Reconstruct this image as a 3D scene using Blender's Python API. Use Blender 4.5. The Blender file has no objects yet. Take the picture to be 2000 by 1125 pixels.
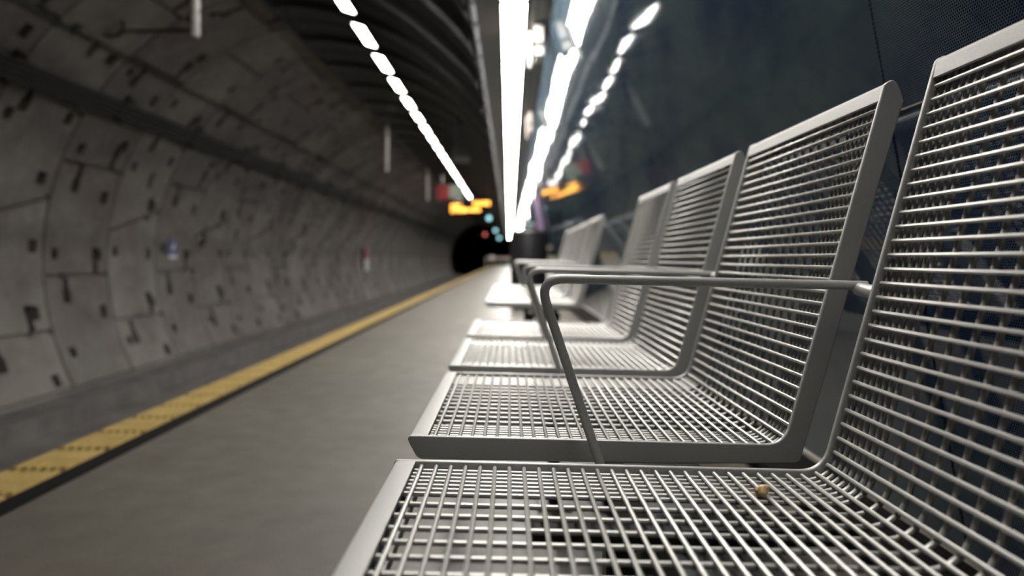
import bpy, bmesh, math, random
from mathutils import Vector, Matrix
random.seed(7)
SC = bpy.context.scene
COL = SC.collection
EYE = 0.66                      # lens height above the platform
R = math.radians

# ------------------------------------------------------------------ helpers
class MB:
    """collects shapes into one mesh"""
    def __init__(s): s.v = []; s.f = []; s.m = []
    def add(s, vs, fs, mi=0):
        n = len(s.v); s.v += [tuple(v) for v in vs]
        for f in fs: s.f.append([i + n for i in f]); s.m.append(mi)
    def box(s, x0, x1, y0, y1, z0, z1, mi=0):
        vs = [(x, y, z) for x in (x0, x1) for y in (y0, y1) for z in (z0, z1)]
        s.add(vs, [(0,1,3,2),(4,6,7,5),(0,4,5,1),(2,3,7,6),(0,2,6,4),(1,5,7,3)], mi)
    def tube(s, pts, r, n=8, mi=0, cap=True, flat=1.0):
        pts = [Vector(p) for p in pts]; k = len(pts); vs = []; fs = []
        t0 = (pts[1] - pts[0]).normalized()
        up = Vector((0,0,1)) if abs(t0.z) < .9 else Vector((0,1,0))
        nrm = t0.cross(up).normalized()
        for i, p in enumerate(pts):
            if i == 0: t = pts[1] - pts[0]
            elif i == k - 1: t = pts[-1] - pts[-2]
            else: t = (pts[i+1] - p).normalized() + (p - pts[i-1]).normalized()
            t.normalize()
            nrm = (nrm - t * nrm.dot(t)).normalized(); b = t.cross(nrm)
            rr = r[i] if isinstance(r, (list, tuple)) else r
            for j in range(n):
                a = 2 * math.pi * j / n
                vs.append(p + nrm * (math.cos(a) * rr) + b * (math.sin(a) * rr * flat))
        for i in range(k - 1):
            for j in range(n):
                fs.append((i*n+j, i*n+(j+1) % n, (i+1)*n+(j+1) % n, (i+1)*n+j))
        if cap:
            fs.append(tuple(range(n))[::-1]); fs.append(tuple((k-1)*n + j for j in range(n)))
        s.add(vs, fs, mi)
    def prism_y(s, poly, y0, y1, mi=0):
        """(x,z) polygon extruded along Y"""
        n = len(poly)
        vs = [(x, y0, z) for x, z in poly] + [(x, y1, z) for x, z in poly]
        fs = [tuple(range(n)), tuple(range(2*n-1, n-1, -1))]
        fs += [(i, i+n, (i+1) % n + n, (i+1) % n) for i in range(n)]
        s.add(vs, fs, mi)
    def lathe(s, prof, c=(0,0,0), n=24, mi=0, axis='z'):
        vs = []; fs = []; k = len(prof)
        for r, h in prof:
            for j in range(n):
                a = 2*math.pi*j/n; x, y = r*math.cos(a), r*math.sin(a)
                p = (x, y, h) if axis == 'z' else (x, h, y)
                vs.append((c[0]+p[0], c[1]+p[1], c[2]+p[2]))
        for i in range(k-1):
            for j in range(n): fs.append((i*n+j, i*n+(j+1) % n, (i+1)*n+(j+1) % n, (i+1)*n+j))
        fs.append(tuple(range(n))[::-1]); fs.append(tuple((k-1)*n+j for j in range(n)))
        s.add(vs, fs, mi)
    def build(s, name, mats, parent=None, smooth=False, bevel=0.0, seg=2, loc=None, angle=35):
        me = bpy.data.meshes.new(name); me.from_pydata(s.v, [], s.f)
        if not isinstance(mats, (list, tuple)): mats = [mats]
        for m in mats: me.materials.append(m)
        me.polygons.foreach_set('material_index', s.m)
        bm = bmesh.new(); bm.from_mesh(me)
        bmesh.ops.recalc_face_normals(bm, faces=bm.faces)
        bm.to_mesh(me); bm.free()
        if smooth:
            me.polygons.foreach_set('use_smooth', [True]*len(me.polygons))
            me.set_sharp_from_angle(angle=R(angle))
        o = bpy.data.objects.new(name, me); COL.objects.link(o)
        if bevel:
            b = o.modifiers.new('edge', 'BEVEL'); b.width = bevel; b.segments = seg; b.limit_method = 'ANGLE'; b.angle_limit = R(40)
        if parent: o.parent = parent
        if loc: o.location = loc
        return o

def thing(name, label, cat, loc=(0,0,0), group=None, rz=0):
    o = bpy.data.objects.new(name, None); COL.objects.link(o)
    o.empty_display_size = .05
    o.location = loc; o.rotation_euler = (0, 0, rz)
    return tag(o, label, cat, group)
def tag(o, label, cat, group=None):
    o['label'] = label; o['category'] = cat; o['kind'] = 'thing'
    if group: o['group'] = group
    return o
def struct(o, label=None):
    o['kind'] = 'structure'
    if label: o['label'] = label
    return o
def copy_tree(o, parent=None):
    c = o.copy(); COL.objects.link(c); c.parent = parent
    for ch in list(o.children): copy_tree(ch, c)
    return c

# ------------------------------------------------------------------ materials
def srgb(r, g, b):
    f = lambda c: (c/255)/12.92 if c/255 <= .04045 else ((c/255+.055)/1.055)**2.4
    return (f(r), f(g), f(b), 1)
class N:
    def __init__(s, name):
        s.mat = bpy.data.materials.new(name); s.mat.use_nodes = True
        s.t = s.mat.node_tree; s.b = s.t.nodes['Principled BSDF']
    def n(s, typ, **kw):
        o = s.t.nodes.new(typ)
        for k, v in kw.items():
            if k in o.inputs: s.set(o.inputs[k], v)
            else: setattr(o, k, v)
        return o
    def set(s, inp, v):
        if isinstance(v, bpy.types.NodeSocket): s.t.links.new(v, inp)
        else: inp.default_value = v
    def p(s, **kw):
        for k, v in kw.items(): s.set(s.b.inputs[k.replace('_', ' ')], v)
        return s
    def pos(s): return s.n('ShaderNodeNewGeometry').outputs['Position']
    def noise(s, scale, detail=4, rough=.6, vec=None):
        o = s.n('ShaderNodeTexNoise'); o.inputs['Scale'].default_value = scale
        o.inputs['Detail'].default_value = detail; o.inputs['Roughness'].default_value = rough
        s.t.links.new(vec if vec is not None else s.pos(), o.inputs['Vector']); return o.outputs['Fac']
    def ramp(s, fac, stops):
        o = s.n('ShaderNodeValToRGB'); e = o.color_ramp.elements
        while len(e) > 1: e.remove(e[-1])
        e[0].position, e[0].color = stops[0]
        for p_, c in stops[1:]:
            k = e.new(p_); k.color = c
        s.t.links.new(fac, o.inputs['Fac']); return o.outputs['Color']
    def math(s, op, a, b=0.0, c=0.0, clamp=False):
        o = s.n('ShaderNodeMath'); o.operation = op; o.use_clamp = clamp
        for i, v in enumerate((a, b, c)): s.set(o.inputs[i], v)
        return o.outputs[0]
    def mix(s, fac, a, b, mode='MIX'):
        o = s.n('ShaderNodeMix'); o.data_type = 'RGBA'; o.blend_type = mode
        s.set(o.inputs['Factor'], fac); s.set(o.inputs['A'], a) if False else None
        s.set(o.inputs[6], a); s.set(o.inputs[7], b); return o.outputs[2]
    def bump(s, h, strength=.3, dist=.005):
        o = s.n('ShaderNodeBump'); o.inputs['Strength'].default_value = strength; o.inputs['Distance'].default_value = dist
        s.t.links.new(h, o.inputs['Height']); s.t.links.new(o.outputs[0], s.b.inputs['Normal']); return s
def g(v): return (v, v, v, 1)
def simple(name, col, rough=.5, metal=0.0, emis=None, es=0.0, spec=None):
    m = N(name); m.p(Base_Color=col, Roughness=rough, Metallic=metal)
    if emis: m.p(Emission_Color=emis, Emission_Strength=es)
    if spec is not None: m.b.inputs['Specular IOR Level'].default_value = spec
    return m.mat

# silver powder-coated steel of the benches
m = N('silver_steel')
nz = m.noise(900, 2)
col = m.ramp(nz, [(.3, (.47,.465,.455,1)), (.7, (.64,.635,.62,1))])
m.p(Base_Color=col, Metallic=.25, Roughness=.40); m.bump(m.noise(1500, 2), .12, .0004); SILVER = m.mat
m = N('silver_wire'); m.p(Base_Color=(.56,.55,.53,1), Metallic=.5, Roughness=.38); WIRE = m.mat
DARKSTEEL = simple('black_steel', (.018,.019,.02,1), .45, .2)
GALV = simple('galvanised', (.35,.35,.34,1), .4, .8)

# platform concrete
m = N('platform_concrete')
big = m.noise(1.3, 5, .65); fine = m.noise(170, 3, .75); mid = m.noise(9, 5, .6)
c1 = m.ramp(big, [(.3, (.100,.087,.071,1)), (.7, (.175,.155,.130,1))])
c2 = m.mix(m.ramp(mid, [(.35, g(0)), (.75, g(.45))]), c1, (.075,.067,.056,1))
c3 = m.mix(m.ramp(fine, [(.42, g(0)), (.62, g(.4))]), c2, (.040,.036,.031,1))
sx = m.n('ShaderNodeVectorMath'); sx.operation = 'DISTANCE'; m.t.links.new(m.pos(), sx.inputs[0]); sx.inputs[1].default_value = (-1.0, 2.95, 0)
spot = m.ramp(m.math('ADD', sx.outputs['Value'], m.math('MULTIPLY', m.noise(30, 3), .06)), [(.065, g(.6)), (.085, g(0))])
c4 = m.mix(spot, c3, (.07,.065,.06,1))
m.p(Base_Color=c4, Roughness=m.ramp(mid, [(.3, g(.42)), (.8, g(.54))])); m.bump(fine, .15, .001); FLOOR = m.mat

# precast tunnel segments: each ring has its own tone
m = N('segment_concrete')
sep = m.n('ShaderNodeSeparateXYZ'); m.t.links.new(m.pos(), sep.inputs[0])
ring = m.math('FLOOR', m.math('DIVIDE', m.math('SUBTRACT', sep.outputs['Y'], 7.876), 1.245))
wn = m.n('ShaderNodeTexWhiteNoise'); wn.noise_dimensions = '1D'; m.t.links.new(m.math('ADD', ring, .37), wn.inputs['W'])
par = m.math('MODULO', m.math('ADD', ring, 100.0), 2.0)
tone = m.math('ADD', m.math('MULTIPLY', wn.outputs['Value'], .5), m.math('MULTIPLY', par, .42))
c1 = m.ramp(tone, [(0, (.105,.094,.083,1)), (1, (.25,.230,.208,1))])
big = m.noise(1.1, 6, .7); mid = m.noise(5, 6, .7)
c2 = m.mix(m.ramp(big, [(.4, g(0)), (.62, g(.7))]), c1, (.105,.082,.072,1))
c2 = m.mix(m.ramp(mid, [(.5, g(0)), (.8, g(.5))]), c2, (.34,.32,.29,1))
# darker soft band just above lens height
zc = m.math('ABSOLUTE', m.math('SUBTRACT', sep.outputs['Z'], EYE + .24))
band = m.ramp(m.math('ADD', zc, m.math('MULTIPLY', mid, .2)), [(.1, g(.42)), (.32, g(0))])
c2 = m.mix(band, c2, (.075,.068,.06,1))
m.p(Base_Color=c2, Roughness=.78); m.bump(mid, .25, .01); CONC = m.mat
m = N('trackbed'); m.p(Base_Color=m.ramp(m.noise(3, 6), [(.3, (.10,.09,.085,1)), (.7, (.19,.175,.165,1))]), Roughness=.85); BED = m.mat

# dotted blue-black glass cladding
m = N('fritted_glass')
sep = m.n('ShaderNodeSeparateXYZ'); m.t.links.new(m.pos(), sep.inputs[0])
def dots(off):
    u = m.math('ADD', m.math('DIVIDE', sep.outputs['Y'], .0042), off)
    v = m.math('ADD', m.math('DIVIDE', sep.outputs['Z'], .0042*1.732), off)
    fu = m.math('SUBTRACT', m.math('FRACT', m.math('ADD', u, 5000.)), .5)
    fv = m.math('MULTIPLY', m.math('SUBTRACT', m.math('FRACT', m.math('ADD', v, 5000.)), .5), 1.732)
    return m.math('SQRT', m.math('ADD', m.math('MULTIPLY', fu, fu), m.math('MULTIPLY', fv, fv)))
dd = m.math('MINIMUM', dots(0.0), dots(.5))
hole = m.ramp(dd, [(.36, g(1)), (.44, g(0))])
blot = m.noise(2.2, 5, .6)
grid = m.ramp(blot, [(.35, (.06,.11,.23,1)), (.56, (.19,.28,.32,1))])
colr = m.mix(hole, grid, (.006,.009,.015,1))
m.p(Base_Color=colr, Roughness=.035, IOR=1.76)
wav = m.n('ShaderNodeMapping'); m.t.links.new(m.pos(), wav.inputs['Vector']); wav.inputs['Scale'].default_value = (1, .55, .5)
m.bump(m.noise(1.4, 1, .4, wav.outputs[0]), .5, .02); GLASS = m.mat
JOINT = simple('black_joint', (.004,.004,.006,1), .6)
KICK = simple('dark_kick_plate', (.02,.02,.018,1), .5)
TRIMM = simple('aluminium_trim', (.62,.58,.55,1), .35, .5)

m = N('tactile_yellow')
m.p(Base_Color=m.ramp(m.noise(14, 4), [(.35, (.36,.245,.065,1)), (.7, (.49,.35,.11,1))]), Roughness=.5); YEL = m.mat
YELDIRT = simple('tactile_grime', (.13,.085,.03,1), .7)
BLACK = simple('black_band', (.004,.004,.004,1), .8, spec=.15)
VAULT = simple('dark_vault_metal', (.030,.028,.026,1), .34, .4)
VAULTLIP = simple('vault_lip', (.16,.15,.14,1), .35, .5)
SOFFIT = simple('soffit_panel', (.20,.185,.17,1), .55)
SOFFITD = simple('soffit_gap', (.01,.01,.01,1), .7)
HOUSE = simple('light_housing', (.05,.05,.05,1), .5)
LAMP = simple('lit_diffuser', (.9,.9,.9,1), .5, 0, (1,.965,.90,1), 54.0)
LAMPD = simple('lit_diffuser_fill', (.9,.9,.9,1), .5, 0, (1,.965,.90,1), 10.0)  # for the added unseen strip at the row's start, lifts the seat side plates
LAMPN = simple('lit_diffuser_near', (.9,.9,.9,1), .5, 0, (1,.965,.90,1), 28.0)  # for unseen overhead strips, set weaker so the near floor stays darker
LAMP2 = simple('lit_diffuser_row', (.9,.9,.9,1), .5, 0, (1,.97,.92,1), 20.0)
POL = simple('polished_edge', (.80,.78,.84,1), .25, .3)
CABLE = simple('cable_sheath', (.022,.020,.018,1), .6)
WHITE = simple('white_plastic', (.78,.75,.70,1), .45)
CERAM = simple('pale_insulator', (.85,.81,.76,1), .3)

# ------------------------------------------------------------------ setting
def Z(z): return EYE + z        # heights are measured from the lens level

# platform slab
b = MB(); b.box(-1.556, .80, -6, 66, -1.0, 0); struct(b.build('floor', FLOOR))
# tactile strip: longitudinal bars on a yellow base, broken at every tile joint
b = MB(); b.box(-1.552, -1.37, -6, 64, .0005, .003, 2)
TP = .228
nb = 6; wbar = .182 / nb
k = 0; y = -2.0
while y < 64:
    for i in range(nb):
        x0 = -1.551 + i*wbar
        b.add([(x0+.005, y+.012, .003), (x0+wbar-.005, y+.012, .003), (x0+wbar-.005, y+TP-.012, .003), (x0+.005, y+TP-.012, .003),
               (x0+.008, y+.016, .011), (x0+wbar-.008, y+.016, .011), (x0+wbar-.008, y+TP-.016, .011), (x0+.008, y+TP-.016, .011)],
              [(4,5,6,7),(0,1,5,4),(1,2,6,5),(2,3,7,6),(3,0,4,7)], 0)
        b.add([(x0+.004, y-.011, .0034), (x0+wbar-.004, y-.011, .0034), (x0+wbar-.004, y+.011, .0034), (x0+.004, y+.011, .0034)], [(0,1,2,3)], 1)
    y += TP
struct(b.build('trim_1', [YEL, YELDIRT, simple('tactile_groove', (.16,.10,.022,1), .6)]), 'yellow ribbed tactile strip along the platform edge')
b = MB(); b.box(-1.37, -1.298, -6, 64, .0005, .004); struct(b.build('trim_2', BLACK), 'black band beside the yellow tactile strip')

# track bed and kerb below the far wall
b = MB(); b.box(-5.3, -1.556, -6, 66, Z(-1.95), Z(-1.75)); b.box(-5.3, -4.56, -6, 66, Z(-1.9), Z(-1.537)); struct(b.build('floor_track', BED))

# ring-built tunnel wall
XC, ZC, RT = -2.184, EYE - .014, 3.2
PITCH, YJ = 1.245, 7.876
def ring_rects(j):
    rnd = random.Random(100 + j)
    rects = []                       # (y0,y1,a0,a1,depth) angles in degrees
    dg = lambda mtr: math.degrees(mtr / RT)
    # longitudinal segment joints
    par = j % 2
    joints = [-27.8, -3.6, 21, 47, 72] if par == 0 else [-27.8, -15, 10, 34, 60, 84]
    for a in joints:
        if par and a in (10, 34):        # oblique joints of the key segment
            for q in range(24):
                aa = a + (q - 11.5)*.26*(1 if a == 10 else -1)
                rects.append((PITCH*q/24, PITCH*(q+1)/24, aa - .5, aa + .5, .05))
        else: rects.append((.0, PITCH, a - dg(.024), a + dg(.024), .05))
    def sq(y, a, w=.13, h=.15, d=.15): rects.append((y - w/2, y + w/2, a - dg(h/2), a + dg(h/2), d))
    # bolt pockets near both ring joints
    a = -25.0 + rnd.uniform(-1, 1)
    while a < 88:
        if min(abs(a - q) for q in joints) > 2.6:
            sq(PITCH - .20 + rnd.uniform(-.03, .03), a, .12 + rnd.uniform(0, .04), .14 + rnd.uniform(0, .03))
        a += 13.5 + rnd.uniform(-1.5, 1.5)
    a = -20.0 + rnd.uniform(-1, 1)
    while a < 88:
        if min(abs(a - q) for q in joints) > 2.6: sq(.22 + rnd.uniform(-.03, .03), a, .12, .13, .14)
        a += 21 + rnd.uniform(-3, 3)
    # pocket with tapering slot beside each longitudinal joint
    for q in joints[1:]:
        for yy, sgn in ((PITCH*.78, 1), (PITCH*.30, -1)):
            if rnd.random() < .3: continue
            a = q + sgn * (4.6 + rnd.uniform(-.4, .4)); yy += rnd.uniform(-.04, .04)
            sq(yy, a, .15, .17, .15)
            a2 = a - sgn * dg(.075)
            lo, hi = sorted((a2, a2 - sgn * dg(.19)))
            rects.append((yy - .048, yy + .048, lo, hi, .10))
        if rnd.random() < .4:
            a = q + 9 + rnd.uniform(-1, 1); yy = PITCH * rnd.uniform(.35, .6)
            rects.append((yy - .05, yy + .05, a, a + dg(.22), .09))
    # ring joint grooves
    rects.append((0, .014, -40, 120, .06)); rects.append((PITCH - .014, PITCH, -40, 120, .06))
    return rects
def tunnel_rings(j0, j1):
    b = MB(); A0, A1 = -33.0, 104.0
    for j in range(j0, j1):
        rects = ring_rects(j); y0 = YJ + j*PITCH
        yc = sorted({0.0, PITCH} | {round(v, 4) for r in rects for v in r[:2]})
        ac = {A0, A1} | {A0 + k*5.0 for k in range(28)} | {round(min(max(v, A0), A1), 3) for r in rects for v in r[2:4]}
        ac = sorted(a for a in ac if A0 <= a <= A1)
        # drop slivers
        def thin(L, e):
            o = [L[0]]
            for v in L[1:]:
                if v - o[-1] > e: o.append(v)
            o[-1] = L[-1]; return o
        yc = thin(yc, .004); ac = thin(ac, .05)
        ny, na = len(yc) - 1, len(ac) - 1
        D = [[0.0]*na for _ in range(ny)]
        for iy in range(ny):
            ym = (yc[iy] + yc[iy+1]) / 2
            ry = [r for r in rects if r[0] < ym < r[1]]
            for ia in range(na):
                am = (ac[ia] + ac[ia+1]) / 2
                for r in ry:
                    if r[2] < am < r[3]: D[iy][ia] = max(D[iy][ia], r[4])
        cs = [(math.cos(R(a)), math.sin(R(a))) for a in ac]
        P = lambda iy, ia, d: (XC - (RT + d)*cs[ia][0], y0 + yc[iy], ZC + (RT + d)*cs[ia][1])
        for iy in range(ny):
            for ia in range(na):
                d = D[iy][ia]
                b.add([P(iy, ia, d), P(iy+1, ia, d), P(iy+1, ia+1, d), P(iy, ia+1, d)], [(0,1,2,3)])
                if ia + 1 < na and D[iy][ia+1] != d:
                    e = D[iy][ia+1]; b.add([P(iy, ia+1, d), P(iy+1, ia+1, d), P(iy+1, ia+1, e), P(iy, ia+1, e)], [(0,1,2,3)])
                if iy + 1 < ny and D[iy+1][ia] != d:
                    e = D[iy+1][ia]; b.add([P(iy+1, ia, d), P(iy+1, ia+1, d), P(iy+1, ia+1, e), P(iy+1, ia, e)], [(0,1,2,3)])
    return b
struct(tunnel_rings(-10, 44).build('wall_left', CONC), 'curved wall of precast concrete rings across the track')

# right wall of leaning dotted glass panels
E0, LEAN = .62, .18
WX = lambda z: E0 - LEAN*z       # z measured from lens level
ZB, ZM, ZT = -.4505, .2194, 1.86
b = MB(); rnd = random.Random(3)
yj = 1.042 - 9*.842; i = 0
b.prism_y([(WX(ZB)+.012, Z(ZB)), (WX(ZT)+.012, Z(ZT)), (WX(ZT)+.06, Z(ZT)), (WX(ZB)+.06, Z(ZB))], -6.6, 66, 1)
while yj < 65.5:
    for (za, zb) in ((ZB, ZM-.0006), (ZM+.0006, ZT)):
        y0, y1 = yj + .003, yj + .842 - .003
        t1 = rnd.uniform(-.0022, .0022); t2 = rnd.uniform(-.002, .002)
        if i < 14: t1 *= .5; t2 *= .15
        q = []
        for (yy, zz, sy, sz) in ((y0, za, -1, -1), (y1, za, 1, -1), (y1, zb, 1, 1), (y0, zb, -1, 1)):
            q.append((WX(zz) + t1*sy*.42*2 + t2*sz*.5, yy, Z(zz)))
        q2 = [(x + .010, y, z) for x, y, z in q]
        b.add(q + q2, [(0,1,2,3),(7,6,5,4),(0,4,5,1),(1,5,6,2),(2,6,7,3),(3,7,4,0)], 0)
    yj += .842; i += 1
struct(b.build('wall_right', [GLASS, JOINT]), 'leaning wall of glossy dark blue dotted glass panels')
b = MB(); b.box(.782, .83, -6.6, 66, 0, Z(ZB)); b.box(WX(ZB)+.02, .80, -6.6, 66, Z(ZB)-.004, Z(ZB)+.02, 0); struct(b.build('baseboard_right', KICK), 'dark recessed kick plate below the glass wall')
b = MB(); b.box(WX(ZB)-.004, WX(ZB)+.02, -6.6, 66, Z(ZB)-.016, Z(ZB)-.003); struct(b.build('trim_3', TRIMM, bevel=.002), 'pale metal trim along the bottom of the glass wall')
b = MB(); b.prism_y([(WX(ZM)-.0008, Z(ZM)-.0011), (WX(ZM)-.0008, Z(ZM)+.0011), (WX(ZM)+.006, Z(ZM)+.0011), (WX(ZM)+.006, Z(ZM)-.0011)], -6.6, 66); struct(b.build('trim_4', GALV), 'thin horizontal joint strip across the glass wall')

# flat soffit over the bench with the light slot
H = 1.80
LX0, LX1 = -.054, .118
b = MB()
yy = 4.79 - 8*1.42
while yy < 65:
    for s in range(2):
        ya, yb = yy + s*.71, yy + s*.71 + .71
        b.box(-.25, LX0 - .012, ya + .004, yb - .004, Z(H), Z(H) + .03, 0)
        b.box(LX1 + .03, .20, ya + .004, yb - .004, Z(H), Z(H) + .03, 0)
        b.box(.212, .30, ya + .004, yb - .004, Z(H) + .012, Z(H) + .03, 0)
    yy += 1.42
b.box(-.25, .45, -6.6, 66, Z(H) + .031, Z(H) + .09, 1)
struct(b.build('ceiling', [SOFFIT, SOFFITD]), 'flat grey panel soffit above the bench')
# polished edge trim of the soffit in short lengths
b = MB(); yy = -6
while yy < 65:
    b.tube([(-.266, yy + .04, Z(H) - .012), (-.266, yy + .38, Z(H) - .012)], .02, 10); yy += .43
struct(b.build('trim_5', POL, smooth=True), 'polished metal edge along the soffit')

# dark lapped vault panels between soffit and concrete
prof = [(-2.86, 3.10), (-2.55, 3.10), (-2.2, 3.055), (-1.905, 2.985), (-1.6, 2.87), (-1.3, 2.72), (-1.0, 2.53), (-.75, 2.33), (-.52, 2.12), (-.36, 1.95), (-.285, 1.83)]
b = MB(); VP_ = 1.28; yy = 8.19 - 11*VP_
def off(k, d):
    x, z = prof[k]
    p0 = prof[max(k-1, 0)]; p1 = prof[min(k+1, len(prof)-1)]
    t = Vector((p1[0]-p0[0], p1[1]-p0[1])).normalized()
    return (x + t.y*d, z - t.x*d)
def shell(ya, yb, da, db, th, mi):
    n = len(prof); vs = []
    for (y_, d_) in ((ya, da), (yb, db), (yb, db - th), (ya, da - th)):
        for k in range(n):
            x, z = off(k, d_); vs.append((x, y_, Z(z)))
    fs = []
    for k in range(n-1):
        fs += [(k, k+1, n+k+1, n+k), (n+k, n+k+1, 2*n+k+1, 2*n+k), (2*n+k, 2*n+k+1, 3*n+k+1, 3*n+k), (3*n+k, 3*n+k+1, k+1, k)]
    for e in (0, n-1): fs.append((e, n+e, 2*n+e, 3*n+e))
    b.add(vs, fs, mi)
shell(-6, 64, -.03, -.03, .01, 2)
while yy < 64:
    shell(yy + .05, yy + VP_ - .05, .055, .02, .012, 0)
    shell(yy + .035, yy + .06, .085, .085, .10, 1)
    shell(yy + VP_*.5 - .008, yy + VP_*.5 + .008, .055, .055, .02, 1)
    yy += VP_
struct(b.build('ceiling_vault', [VAULT, VAULTLIP, BLACK], smooth=True, angle=30), 'dark lapped vault panels curving over the track')
b = MB(); vs = []
b.prism_y([(-2.90, Z(3.02)), (-2.86, Z(3.0)), (-2.84, Z(3.10)), (-2.88, Z(3.14))], -6, 64)
struct(b.build('trim_6', VAULT), 'dark edge rail between vault and concrete')
# closed shell above the vault and behind the glass, so no light leaks in
b = MB()
b.prism_y([(-2.9, Z(3.3)), (.95, Z(3.3)), (.95, 0), (.83, 0), (.83, Z(3.2)), (-2.9, Z(3.2))], -6.6, 66); struct(b.build('wall_back', SOFFITD))
b = MB(); b.box(-6, 1, -6.9, -6.6, -1.6, 4.2); struct(b.build('wall_end', SOFFITD))

# ------------------------------------------------------------------ benches
SEATL = .452; SEATP = .53
def fillet(p, q, r_, t, n=7):
    """rounded corner at q between p and r_, tangent length t"""
    p, q, r_ = Vector(p), Vector(q), Vector(r_)
    a = q + (p - q).normalized()*t; c = q + (r_ - q).normalized()*t
    return [tuple(a*(1-u)**2 + q*2*u*(1-u) + c*u*u) for u in [i/n for i in range(n+1)]]
FRONT, CORNER, TOPB = (-.117, -.2080), (.3227, -.2190), (.4398, .2034)
inner = [FRONT] + fillet(FRONT, CORNER, TOPB, .024) + [TOPB]
plate_poly = ([(-.117, -.2080)] + fillet(FRONT, CORNER, TOPB, .024, 9) +
    [(.4398, .2034), (.4425, .2062), (.4470, .2086), (.4506, .2088), (.4545, .2060), (.4580, .1990), (.4625, .1848), (.435, .0924), (.369, -.1422)] +
    fillet((.369, -.1422), (.3405, -.2410), (.1824, -.2412), .007, 4) + [(.1824, -.2412), (-.102, -.2360)] +
    [(-.106, -.2348), (-.1098, -.2316), (-.1170, -.2184), (-.1192, -.2135), (-.1192, -.2105)])
def path_offset(d):
    """inner profile pushed away from the sitter by d"""
    a = Vector((CORNER[0]-FRONT[0], CORNER[1]-FRONT[1])).normalized(); na = Vector((a.y, -a.x))
    c = Vector((TOPB[0]-CORNER[0], TOPB[1]-CORNER[1])).normalized(); nc = Vector((c.y, -c.x))
    P = []
    n = len(inner)
    for i, p in enumerate(inner):
        u = min(max((i-1)/(n-3), 0), 1)
        nn = (na*(1-u) + nc*u).normalized()
        P.append(Vector(p) + nn*d)
    return P
def arc_sample(P, s):
    for i in range(len(P)-1):
        L = (P[i+1]-P[i]).length
        if s <= L or i == len(P)-2: return P[i] + (P[i+1]-P[i])*(s/L)
        s -= L
def plen(P): return sum((P[i+1]-P[i]).length for i in range(len(P)-1))
yc_ = [.012 + .0112*k for k in range(7)]
gaps = 11; d0, d1 = yc_[-1], SEATL - yc_[-1]
ycross = yc_ + [d0 + (d1-d0)*k/gaps for k in range(1, gaps)] + [SEATL - v for v in yc_[::-1]]
top = path_offset(.0042); low = path_offset(.0086)
TL = plen(top); LL = plen(low)
SPLIT = .43                       # arc length where seat wires hand over to backrest wires
seat_b, back_b = MB(), MB()
s = .0275
while s < TL - .020:
    p = arc_sample(top, s)
    tgt = seat_b if s < SPLIT else back_b
    tgt.tube([(p.x, .0085, EYE+p.y), (p.x, .0095, EYE+p.y), (p.x, SEATL-.0095, EYE+p.y), (p.x, SEATL-.0085, EYE+p.y)], [.0014, .00215, .00215, .0014], 8)
    s += .01495
def sub(P, s0, s1):
    ks = [s0]; acc = 0
    for i in range(len(P)-1):
        acc += (P[i+1]-P[i]).length
        if s0 + .002 < acc < s1 - .002: ks.append(acc)
    ks.append(s1); return [arc_sample(P, k) for k in ks]
pa, pb = sub(low, .018, SPLIT), sub(low, SPLIT, LL - .014)
for y in ycross:
    seat_b.tube([(p.x, y, EYE+p.y) for p in pa], .0025, 8)
    back_b.tube([(p.x, y, EYE+p.y) for p in pb], .0026, 8)
plate_b = MB(); plate_b.prism_y([(x, EYE+z) for x, z in plate_poly], -.003, .003)
# front rail: top flange, rolled nose and return
fr = [(-.0965, -.2090), (-.112, -.2086), (-.1165, -.2094), (-.1186, -.2120), (-.1182, -.2165), (-.1095, -.2325), (-.1055, -.2350), (-.09, -.2352)]
fr2 = [(-.0965, -.2118), (-.111, -.2114), (-.1150, -.2125), (-.1155, -.2150), (-.1070, -.2310), (-.1045, -.2322), (-.09, -.2324)]
front_b = MB(); front_b.prism_y([(x, EYE+z) for x, z in fr + fr2[::-1]], .003, SEATL-.003)
cdir = Vector((TOPB[0]-CORNER[0], TOPB[1]-CORNER[1])).normalized()
t0 = Vector(TOPB) - cdir*.0185
tr = [(t0.x+.0008, t0.y), (.4392, .2015), (.4425, .2050), (.4470, .2074), (.4506, .2076), (.4540, .2048), (.4570, .1985), (.4612, .1848), (.4585, .175)]
tr2 = [(t0.x+.0040, t0.y-.001), (.4420, .2000), (.4450, .2022), (.4475, .2042), (.4500, .2044), (.4518, .2030), (.4543, .1975), (.4580, .1848), (.4558, .176)]
top_b = MB(); top_b.prism_y([(x, EYE+z) for x, z in tr + tr2[::-1]], .003, SEATL-.003)

def make_seat(parent, loc):
    st = seat_b.build('seat', WIRE, parent, smooth=True, loc=loc)
    st['label'] = 'wire grid seat'
    back_b.build('backrest', WIRE, st, smooth=True)
    for y in (.003, SEATL-.003):
        plate_b.build('side_plate', SILVER, st, bevel=.0016, seg=3, loc=(0, y, 0))
    front_b.build('front_rail', SILVER, st, smooth=True, angle=24)
    top_b.build('top_rail', SILVER, st, smooth=True, angle=28)
    return st
def make_arm(parent, y):
    b = MB()
    path = [(.104, -.240)] + fillet((.104, -.240), (.0316, -.0224), (.395, -.0305), .030, 10) + [(.395, -.0305)]
    b.tube([(x, 0, EYE+z) for x, z in path], .0052, 14, flat=.85)
    a = b.build('armrest', SILVER, parent, smooth=True, angle=60, loc=(0, y, 0))
    b = MB(); b.tube([(.386, -.044, EYE-.037), (.386, 0, EYE-.034), (.386, .006, EYE-.033)], [.0075, .0075, .004], 12)
    b.build('mounting_tab', SILVER, a, smooth=True, angle=50)
    b = MB(); b.box(.085, .33, -.012, .012, EYE-.2535, EYE-.2425); b.build('mounting_arm', DARKSTEEL, a, bevel=.002)
    return a
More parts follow.
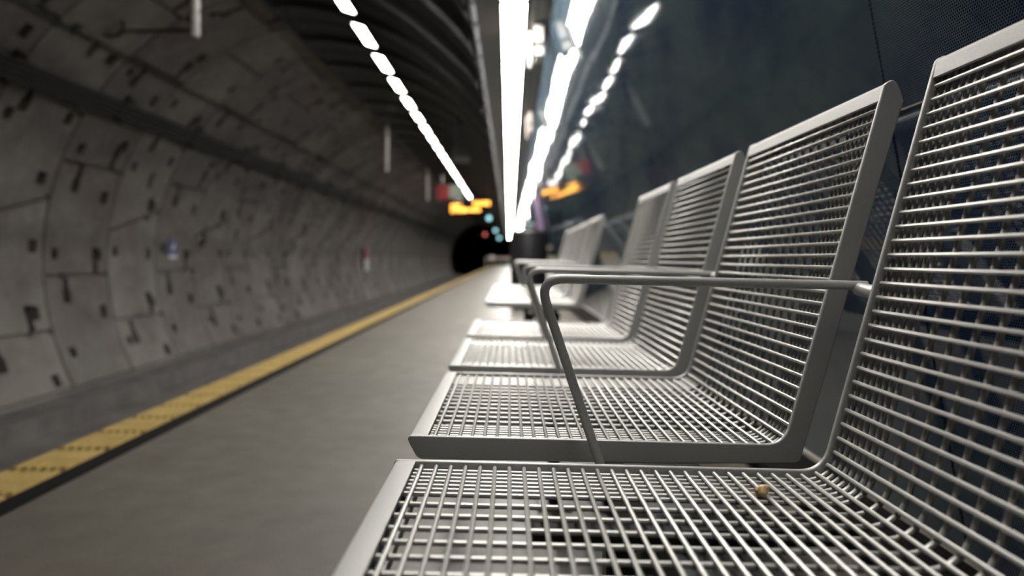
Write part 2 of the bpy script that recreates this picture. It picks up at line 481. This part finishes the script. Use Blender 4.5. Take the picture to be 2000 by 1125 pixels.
def make_bench(y0, label, offs):
    root = thing('bench', label, 'bench', (.2, y0, 0), 'silver wire benches along the glass wall')
    inv = Vector((-.2, 0, 0))
    for k in range(4):
        st = make_seat(root, inv + Vector((0, offs[k], 0)))
    for k in range(3):
        a = make_arm(root, (offs[k] + SEATL + offs[k+1])/2); a.location.x = -.2
    b = MB(); b.box(.140, .236, .05, offs[3]+SEATL-.06, EYE-.335, EYE-.2555); bm_ = b.build('beam', DARKSTEEL, root, bevel=.004, loc=inv)
    bm_['label'] = 'black steel beam under the seats'
    b = MB(); b.box(.155, .192, .345, .366, EYE-.2553, EYE-.2545); lb = b.build('sticker', simple('worn_label', (.55,.53,.48,1), .6), bm_)
    for k in range(4):
        for yy in (.09, .36):
            b = MB(); b.box(.02, .31, yy-.014, yy+.014, EYE-.2555, EYE-.2400); b.build('seat_bracket', DARKSTEEL, root, bevel=.002, loc=inv + Vector((0, offs[k], 0)))
    for yy in (.48, offs[3]-.03):
        for xx in (.118, .262):
            b = MB(); b.box(xx-.016, xx+.016, yy-.016, yy+.016, .012, EYE-.30)
            lg = b.build('leg', DARKSTEEL, root, bevel=.003, loc=inv)
            b = MB(); b.box(xx-.045, xx+.045, yy-.045, yy+.045, 0, .012); b.build('foot_plate', DARKSTEEL, lg, bevel=.002)
    return root
bench1 = make_bench(.256, 'nearest silver wire bench, with a yellow crumb on its front seat', [0, .544, 1.074, 1.604])
bench2 = copy_tree(bench1); bench2.location = (.2, 3.27, 0)
bench2['label'] = 'second silver wire bench, beyond the near one and before the black bin'

# crumb lying between the wires of the first seat
bm = bmesh.new(); bmesh.ops.create_icosphere(bm, subdivisions=3, radius=1.0)
rc = random.Random(5)
for v in bm.verts:
    n = v.co.normalized()
    v.co = Vector((n.x*.0078, n.y*.0052*(1-.45*n.x), n.z*.0052*(1-.5*n.x))) * (1 + .18*math.sin(3*n.x+1)*math.cos(3*n.y) + rc.uniform(-.05, .05))
me = bpy.data.meshes.new('crumb'); bm.to_mesh(me); bm.free()
me.materials.append(simple('crumb_skin', (.88,.62,.30,1), .6)); crumb = bpy.data.objects.new('crumb', me); COL.objects.link(crumb)
crumb.location = (.2375, .638, EYE-.2172); crumb.rotation_euler = (.2, -.5, .4)
tag(crumb, 'small yellow crumb lying between the wires of the nearest seat', 'crumb')

# ------------------------------------------------------------------ lights
ordn = ['nearest', 'second', 'third', 'fourth', 'fifth', 'sixth', 'seventh', 'eighth', 'ninth', 'tenth', 'eleventh', 'twelfth']
def strip_light(name, label, group, lx, w, z, length, lamp, tilt=0):
    t = thing(name, label, 'ceiling light', (lx, 0, Z(z)), group)
    b = MB(); b.box(-w/2-.012, w/2+.012, 0, length, .012, .05); b.box(-w/2-.012, -w/2, 0, length, -.003, .05); b.box(w/2, w/2+.012, 0, length, -.003, .05)
    b.box(-w/2-.012, w/2+.012, -.006, 0, -.003, .05); b.box(-w/2-.012, w/2+.012, length, length+.006, -.003, .05)
    b.build('housing', HOUSE, t)
    b = MB(); b.box(-w/2, w/2, .001, length-.001, 0, .012); b.build('diffuser', lamp, t)
    t.rotation_euler = (0, tilt, 0)
    return t
L0 = None; NEAR = None; y = 4.79 - 4*1.42; k = 0
FIRST_VISIBLE = 4.79 - 1.42
while y < 63:
    if y < FIRST_VISIBLE - .1:
        if y < 0: o = strip_light('ceiling_light', '', 'strip lights in the soffit above the bench', (LX0+LX1)/2, LX1-LX0, H, 1.36, LAMPD)
        elif NEAR is None: NEAR = strip_light('ceiling_light', '', 'strip lights in the soffit above the bench', (LX0+LX1)/2, LX1-LX0, H, 1.36, LAMPN); o = NEAR
        else: o = copy_tree(NEAR)
    elif L0 is None: L0 = strip_light('ceiling_light', '', 'strip lights in the soffit above the bench', (LX0+LX1)/2, LX1-LX0, H, 1.36, LAMP); o = L0
    else: o = copy_tree(L0)
    o.location.y = y + .03
    i = round((y - FIRST_VISIBLE)/1.42)
    if i < 0: o['label'] = 'white strip light out of view in the soffit directly above or behind the nearest seat'
    elif i < 12: o['label'] = ordn[i] + ' white strip light in view in the soffit above the bench'
    else: o['label'] = 'far white strip light in the soffit, merging into one bright line'
    y += 1.42
L1 = None; y = 8.19 - 3*1.28; k = -2
while y < 36:
    if L1 is None: L1 = strip_light('vault_light', '', 'lights in the dark vault over the track', -1.87, .15, 2.875, .84, LAMP2, R(17)); o = L1
    else: o = copy_tree(L1)
    o.location.y = y + .22
    o['label'] = (ordn[k] + ' oblong white light set in the dark vault over the track') if 0 <= k < 12 else 'oblong white light in the dark vault before the first one in view' if k < 0 else 'far oblong light in the dark vault, merging with its neighbours above the amber display'
    k += 1; y += 1.28

# ------------------------------------------------------------------ wall services
def on_wall(a, d=0):             # point on the tunnel wall at angle a, d metres off it
    return (XC - (RT-d)*math.cos(R(a)), ZC + (RT-d)*math.sin(R(a)))
names = ['lowest', 'second from lowest', 'second from top', 'topmost']
for i, a in enumerate((33.7, 34.8, 35.9, 37.0)):
    x, z = on_wall(a, .06); b = MB(); b.tube([(x, -3, z), (x, 63, z)], .026, 8)
    tag(b.build('cable', CABLE, smooth=True), names[i] + ' of the four dark cables running along the concrete wall', 'cable', 'cables along the concrete wall')
def bracket(y):
    b = MB()
    p = [on_wall(32.5, .0), on_wall(38.6, .0), on_wall(38.6, .035), on_wall(32.5, .035)]
    b.prism_y(p, y-.03, y+.03)
    for a in (32.7, 38.2):
        q = [on_wall(a, 0), on_wall(a+.5, 0), on_wall(a+.5, .12), on_wall(a, .12)]; b.prism_y(q, y-.03, y+.03)
    return b
for k in range(12):
    y = 6.5 + k*1.9
    tag(bracket(y).build('cable_bracket', CABLE), 'dark bracket holding the cables, ' + ordn[k] + ' from the camera', 'bracket', 'brackets under the wall cables')
x, z = on_wall(46.6, .03); b = MB(); b.tube([(x, -3, z), (x, 63, z)], .014, 8)
tag(b.build('conduit', CABLE, smooth=True), 'thin conduit running along the concrete wall above the cables', 'pipe')

# overhead line supports
def support(Y, label, full):
    t = thing('line_support', label, 'bracket', (-2.80, Y, Z(1.97)), 'overhead line supports')
    b = MB()
    prf = [(.0, 0), (.034, .003), (.036, .012)]
    h = .012
    while h < .95:
        prf += [(.037, h), (.037, h+.085), (.027, h+.092), (.027, h+.104), (.037, h+.111)]; h += .111
    prf += [(.02, h), (.02, 1.10)]
    b.lathe(prf, n=16); b.build('insulator', CERAM, t, smooth=True, angle=40)
    if full:
        b = MB(); wx, wz = on_wall(50.2, .0)
        e = Vector((wx+2.80, 1.25, wz-Z(1.97)))
        s0 = Vector((-.10, .10, .22))
        b.tube([(0,0,.10), (-.03,.03,.085), (-.09,.08,.085), (-.16,.15,.11), (-.30,.26,.15)], .022, 8)
        b.tube([s0*.5 + Vector((-.04,0,.06)), s0], .022, 8)
        b.tube([(-.24,.22,.135), e*.93], .020, 8); b.build('arm', simple('greased_steel', (.05,.05,.045,1), .3, .6), t, smooth=True)
        b = MB(); q = e*.93
        ring_ = [q + Vector((-.11 + .13*math.cos(a), .02, .06 + .11*math.sin(a))) for a in [2*math.pi*i/16 for i in range(17)]]
        b.tube(ring_, .015, 8); b.tube([q, e + Vector((0,.08,-.03))], .016, 8); b.build('clamp', DARKSTEEL, t, smooth=True)
    return t
support(6.09, 'near pale ribbed insulator hanging from the vault with a dark arm to the wall', True)
support(15.6, 'pale rod insulator hanging at the vault edge beside the oblong lights', False)
support(23.3, 'farthest pale rod insulator, hanging just left of the red and white sign', False)

# wall signs on the concrete
def px(x, y, Y): return ((x-995)*Y/1333, (504-y)*Y/1333)
t = thing('wall_sign', 'small blue plate with white symbol and strip on the concrete wall', 'sign', (-5.36, 10.85, Z(.05)))
def plate(nm, mat, par, y0, y1, z0, z1, x0, x1): b = MB(); b.box(x0, x1, y0, y1, z0, z1); return b.build(nm, mat, par)
BLUE = simple('sign_blue', (.035,.045,.20,1), .4); SWHITE = simple('sign_white', (.72,.72,.74,1), .45); RED = simple('sign_red', (.30,.03,.05,1), .45)
plate('plate', BLUE, t, -.14, .14, .0, .24, 0, .008); plate('label_strip', SWHITE, t, -.14, .14, -.055, -.004, 0, .008)
b = MB(); b.add([(.0095, y, z) for y, z in ((-.02,.06),(.05,.10),(.075,.19),(.05,.20),(.02,.15),(-.05,.10))] + [(.008, y, z) for y, z in ((-.02,.06),(.05,.10),(.075,.19),(.05,.20),(.02,.15),(-.05,.10))],
    [(0,1,2,3,4,5)] + [(i, (i+1) % 6, (i+1) % 6+6, i+6) for i in range(6)]); b.build('symbol', SWHITE, t)
t = thing('wall_cabinet', 'red and white box on the concrete wall farther down the tunnel', 'cabinet', (-5.385, 25.2, Z(-.46)))
plate('door', SWHITE, t, -.30, .30, 0, .42, 0, .12); plate('hood', RED, t, -.30, .30, .43, .84, 0, .12); plate('side_shadow_plate', DARKSTEEL, t, -.34, -.305, 0, .84, 0, .10).name = 'side_panel'  # dark plate stands in for shade along the cabinet's near side
b = MB(); b.box(.12, .126, -.12, .08, .12, .22); b.build('notice', GALV, t)
t = thing('notice_plate', 'tiny dull red plate on the concrete wall near the dark tunnel mouth', 'sign', (-5.36, 50, Z(-.1)))
plate('plate', RED, t, -.6, .6, 0, .28, 0, .02)

# hanging signs over the platform edge
AMBER = simple('amber_led', (.1,.05,.0,1), .5, 0, (1,.42,.06,1), 9.0)
t = thing('departure_display', 'dark hanging display with amber lettering above the platform edge', 'display', (-1.62, 27, Z(2.02)), rz=R(-16))
b = MB(); b.box(-.80, .86, 0, .16, -.26, .34); b.build('housing', DARKSTEEL, t, bevel=.01)
rg = random.Random(11)
def glyphs(x0, x1, z0, px_=.021):
    x = x0
    while x < x1:
        b = MB()
        rows = [rg.choice((0b11111, 0b10001, 0b11110, 0b10101, 0b01110)) for _ in range(7)]
        for r_, bits in enumerate(rows):
            for c_ in range(5):
                if bits >> c_ & 1: b.box(x+c_*px_, x+c_*px_+px_*.8, -.006, 0, z0+r_*px_, z0+r_*px_+px_*.8)
        x += 6.6*px_
        b.build('letter', AMBER, t)
glyphs(-.74, -.20, -.20, .024); glyphs(-.20, .48, -.18, .018); glyphs(-.74, -.30, .0, .018); glyphs(.2, .82, .06, .022)
for xx in (-.5, .55):
    b = MB(); b.tube([(xx, .08, .34), (xx, .08, .97 - .25*(xx > 0))], .02, 8); b.build('hanger', DARKSTEEL, t)
GREENW = simple('pale_green_panel', (.50,.58,.47,1), .5)
t = thing('platform_sign', 'red and pale green sign hanging over the track above the amber display', 'sign', (-2.07, 23.9, Z(2.05)))
b = MB(); b.box(-.47, -.05, 0, .06, .0, .50); b.build('red_panel', simple('bright_red', (.55,.06,.06,1), .4), t)
b = MB(); b.box(-.03, .46, 0, .06, .03, .50); b.build('pale_panel', GREENW, t)
b = MB(); b.box(.16, .42, -.01, .05, -.07, .02); b.build('white_tab', WHITE, t)
for xx in (-.30, .22):
    b = MB(); b.tube([(xx, .03, .50), (xx, .03, .98)], .03, 8); b.build('hanger', GALV, t)
t = thing('hanging_sign', 'small dark sign on a single pole between the two light rows', 'sign', (-.86, 12, Z(1.69)))
b = MB(); b.box(-.15, .15, 0, .08, .09, .26); b.build('panel', HOUSE, t)
b = MB(); b.box(-.15, .15, -.01, .09, 0, .09); b.build('lower_lip', SOFFIT, t)
b = MB(); b.tube([(-.07, .04, .26), (-.07, .04, .74)], .03, 10); b.build('pole', HOUSE, t, smooth=True)
# white device boxes under the soffit beside the light
def device(loc, label, s=1.0, mat=None):
    WHITE = mat or globals()['WHITE']
    t = thing('hanging_device', label, 'speaker', loc, 'white devices under the soffit')
    b = MB(); b.box(.055*s, .12*s, 0, .22, .185, .32); b.build('body', WHITE, t, bevel=.006)
    b = MB(); b.box(.058*s, .118*s, .005, .21, .155, .185); b.build('dark_band', DARKSTEEL, t)
    b = MB(); b.box(.055*s, .12*s, 0, .22, .085, .155); b.build('lower_body', WHITE, t, bevel=.006)
    b = MB(); b.box(.0, .028*s, .02, .10, .0, .27); b.build('side_panel', WHITE, t, bevel=.005)
    b = MB(); b.box(.05*s, .09*s, .06, .12, .31, .335); b.box(.02*s, .06*s, .03, .1, .1, .28); b.build('bracket', DARKSTEEL, t)
    return t
device((.14, 5.2, Z(1.46)), 'near white box device hanging beside the soffit lights')
device((.20, 8.1, Z(1.42)), 'second white box device beside the soffit lights, farther along', .6, simple('beige_plastic', (.45,.38,.33,1), .5))

# small coloured lamps far down the platform
CY = simple('cyan_lens', (.1,.3,.3,1), .4, 0, (.38,.80,.85,1), 2.2); RD = simple('red_lens', (.3,.05,.05,1), .4, 0, (.9,.18,.15,1), 1.4)
def lamp(x, y, z, r, mat, label, grp, top):
    t = thing('signal_lamp', label, 'signal lamp', (x, y, Z(z)), grp)
    b = MB(); b.lathe([(r*1.15, .03), (r*1.2, .12), (r*.9, .2)], n=20, axis='y'); b.build('housing', DARKSTEEL, t, smooth=True)
    b = MB(); b.lathe([(r*.4, -.03), (r*.85, -.01), (r, .03)], n=20, axis='y'); b.build('lens', mat, t, smooth=True)
    b = MB(); b.tube([(0, .12, r), (0, .12, top - z)], .03, 8); b.build('stem', GALV, t)
gl = 'cyan lamps hanging beyond the amber display'
lamp(-.92, 30.8, 1.80, .10, CY, 'cyan lamp just right of and below the amber display', gl, 2.33)
lamp(-.91, 44.5, 1.80, .11, CY, 'middle one of the three cyan lamps beyond the display', gl, 2.33)
lamp(-.91, 60.8, 1.79, .14, CY, 'farthest and lowest of the three cyan lamps, near the end of the line of lights', gl, 2.33)
lamp(-2.08, 58, 2.00, .13, RD, 'red signal lamp hanging in front of the dark tunnel mouth', None, 2.9)

# round black bin and lit poster by the glass wall
t = thing('litter_bin', 'round black bin standing against the glass wall beyond the benches', 'bin', (.275, 9.75, 0))
b = MB(); b.lathe([(.245, .02), (.26, .05), (.268, .95), (.262, .98)], n=40); b.build('body', simple('bin_black', (.012,.012,.014,1), .5), t, smooth=True)
b = MB(); b.lathe([(.268, .98), (.268, 1.02), (.24, 1.05), (.20, 1.055)], n=40); b.build('lid', DARKSTEEL, t, smooth=True)
b = MB(); b.lathe([(.22, 0), (.23, .02)], n=40); b.build('base', DARKSTEEL, t, smooth=True)
t = thing('poster', 'purple poster panel on the glass wall above the black bin', 'poster', (0, 10.2, 0))
def wpl(z, d): return (WX(z)-d, Z(z))
b = MB(); b.prism_y([wpl(.40, .004), wpl(1.0, .004), wpl(1.0, .03), wpl(.40, .03)], 0, 1.5); b.build('frame', DARKSTEEL, t)
m = N('poster_print'); sp = m.n('ShaderNodeSeparateXYZ'); m.t.links.new(m.pos(), sp.inputs[0])
st = m.noise(3.0, 2, .5); cc = m.ramp(m.math('FRACT', m.math('MULTIPLY', sp.outputs['Y'], 1.3)), [(0, (.22,.16,.40,1)), (.45, (.45,.20,.42,1)), (.6, (.30,.28,.50,1)), (1, (.14,.11,.30,1))])
m.p(Base_Color=cc, Roughness=.4, Emission_Color=cc, Emission_Strength=.18)
b = MB(); b.prism_y([wpl(.43, .031), wpl(.97, .031), wpl(.97, .036), wpl(.43, .036)], .03, 1.47); b.build('print', m.mat, t)

# low barrier at the end of the platform
t = thing('end_barrier', 'low pale barrier across the far end of the platform', 'barrier', (-.7, 44, 0))
b = MB(); b.box(-.85, .72, -.03, .03, .55, .72); b.build('rail', simple('barrier_rail', (.30,.25,.22,1), .5), t, bevel=.01)
b = MB(); b.lathe([(.13, -.05), (.15, -.04), (.15, .0)], c=(-.42, -.03, .66), n=20, axis='y'); b.build('reflector', WHITE, t)
for xx in (-.80, .66):
    b = MB(); b.box(xx-.03, xx+.03, -.025, .025, 0, .6); b.build('post', GALV, t)

# ------------------------------------------------------------------ camera, world, view
cam = bpy.data.cameras.new('camera'); co = bpy.data.objects.new('camera', cam); COL.objects.link(co)
co.location = (0, 0, EYE); co.rotation_euler = (R(90), 0, 0)
cam.sensor_width = 36; cam.lens = 1333/2000*36
cam.shift_x = 5/2000; cam.shift_y = -(562.5-504)/2000
cam.clip_start = .02; cam.clip_end = 300
cam.dof.use_dof = True; cam.dof.focus_distance = .74; cam.dof.aperture_fstop = 2.9
SC.camera = co
w = bpy.data.worlds.new('tunnel_air'); SC.world = w; w.use_nodes = True
w.node_tree.nodes['Background'].inputs[0].default_value = (0, 0, 0, 1); w.node_tree.nodes['Background'].inputs[1].default_value = 0
SC.view_settings.view_transform = 'Standard'; SC.view_settings.look = 'None'; SC.view_settings.gamma = 1
SC.view_settings.exposure = 0.0; SC.view_settings.use_curve_mapping = False
SC.cycles.use_denoising = True
SC.cycles.max_bounces = 8; SC.cycles.caustics_reflective = False
SC.cycles.sample_clamp_indirect = 6
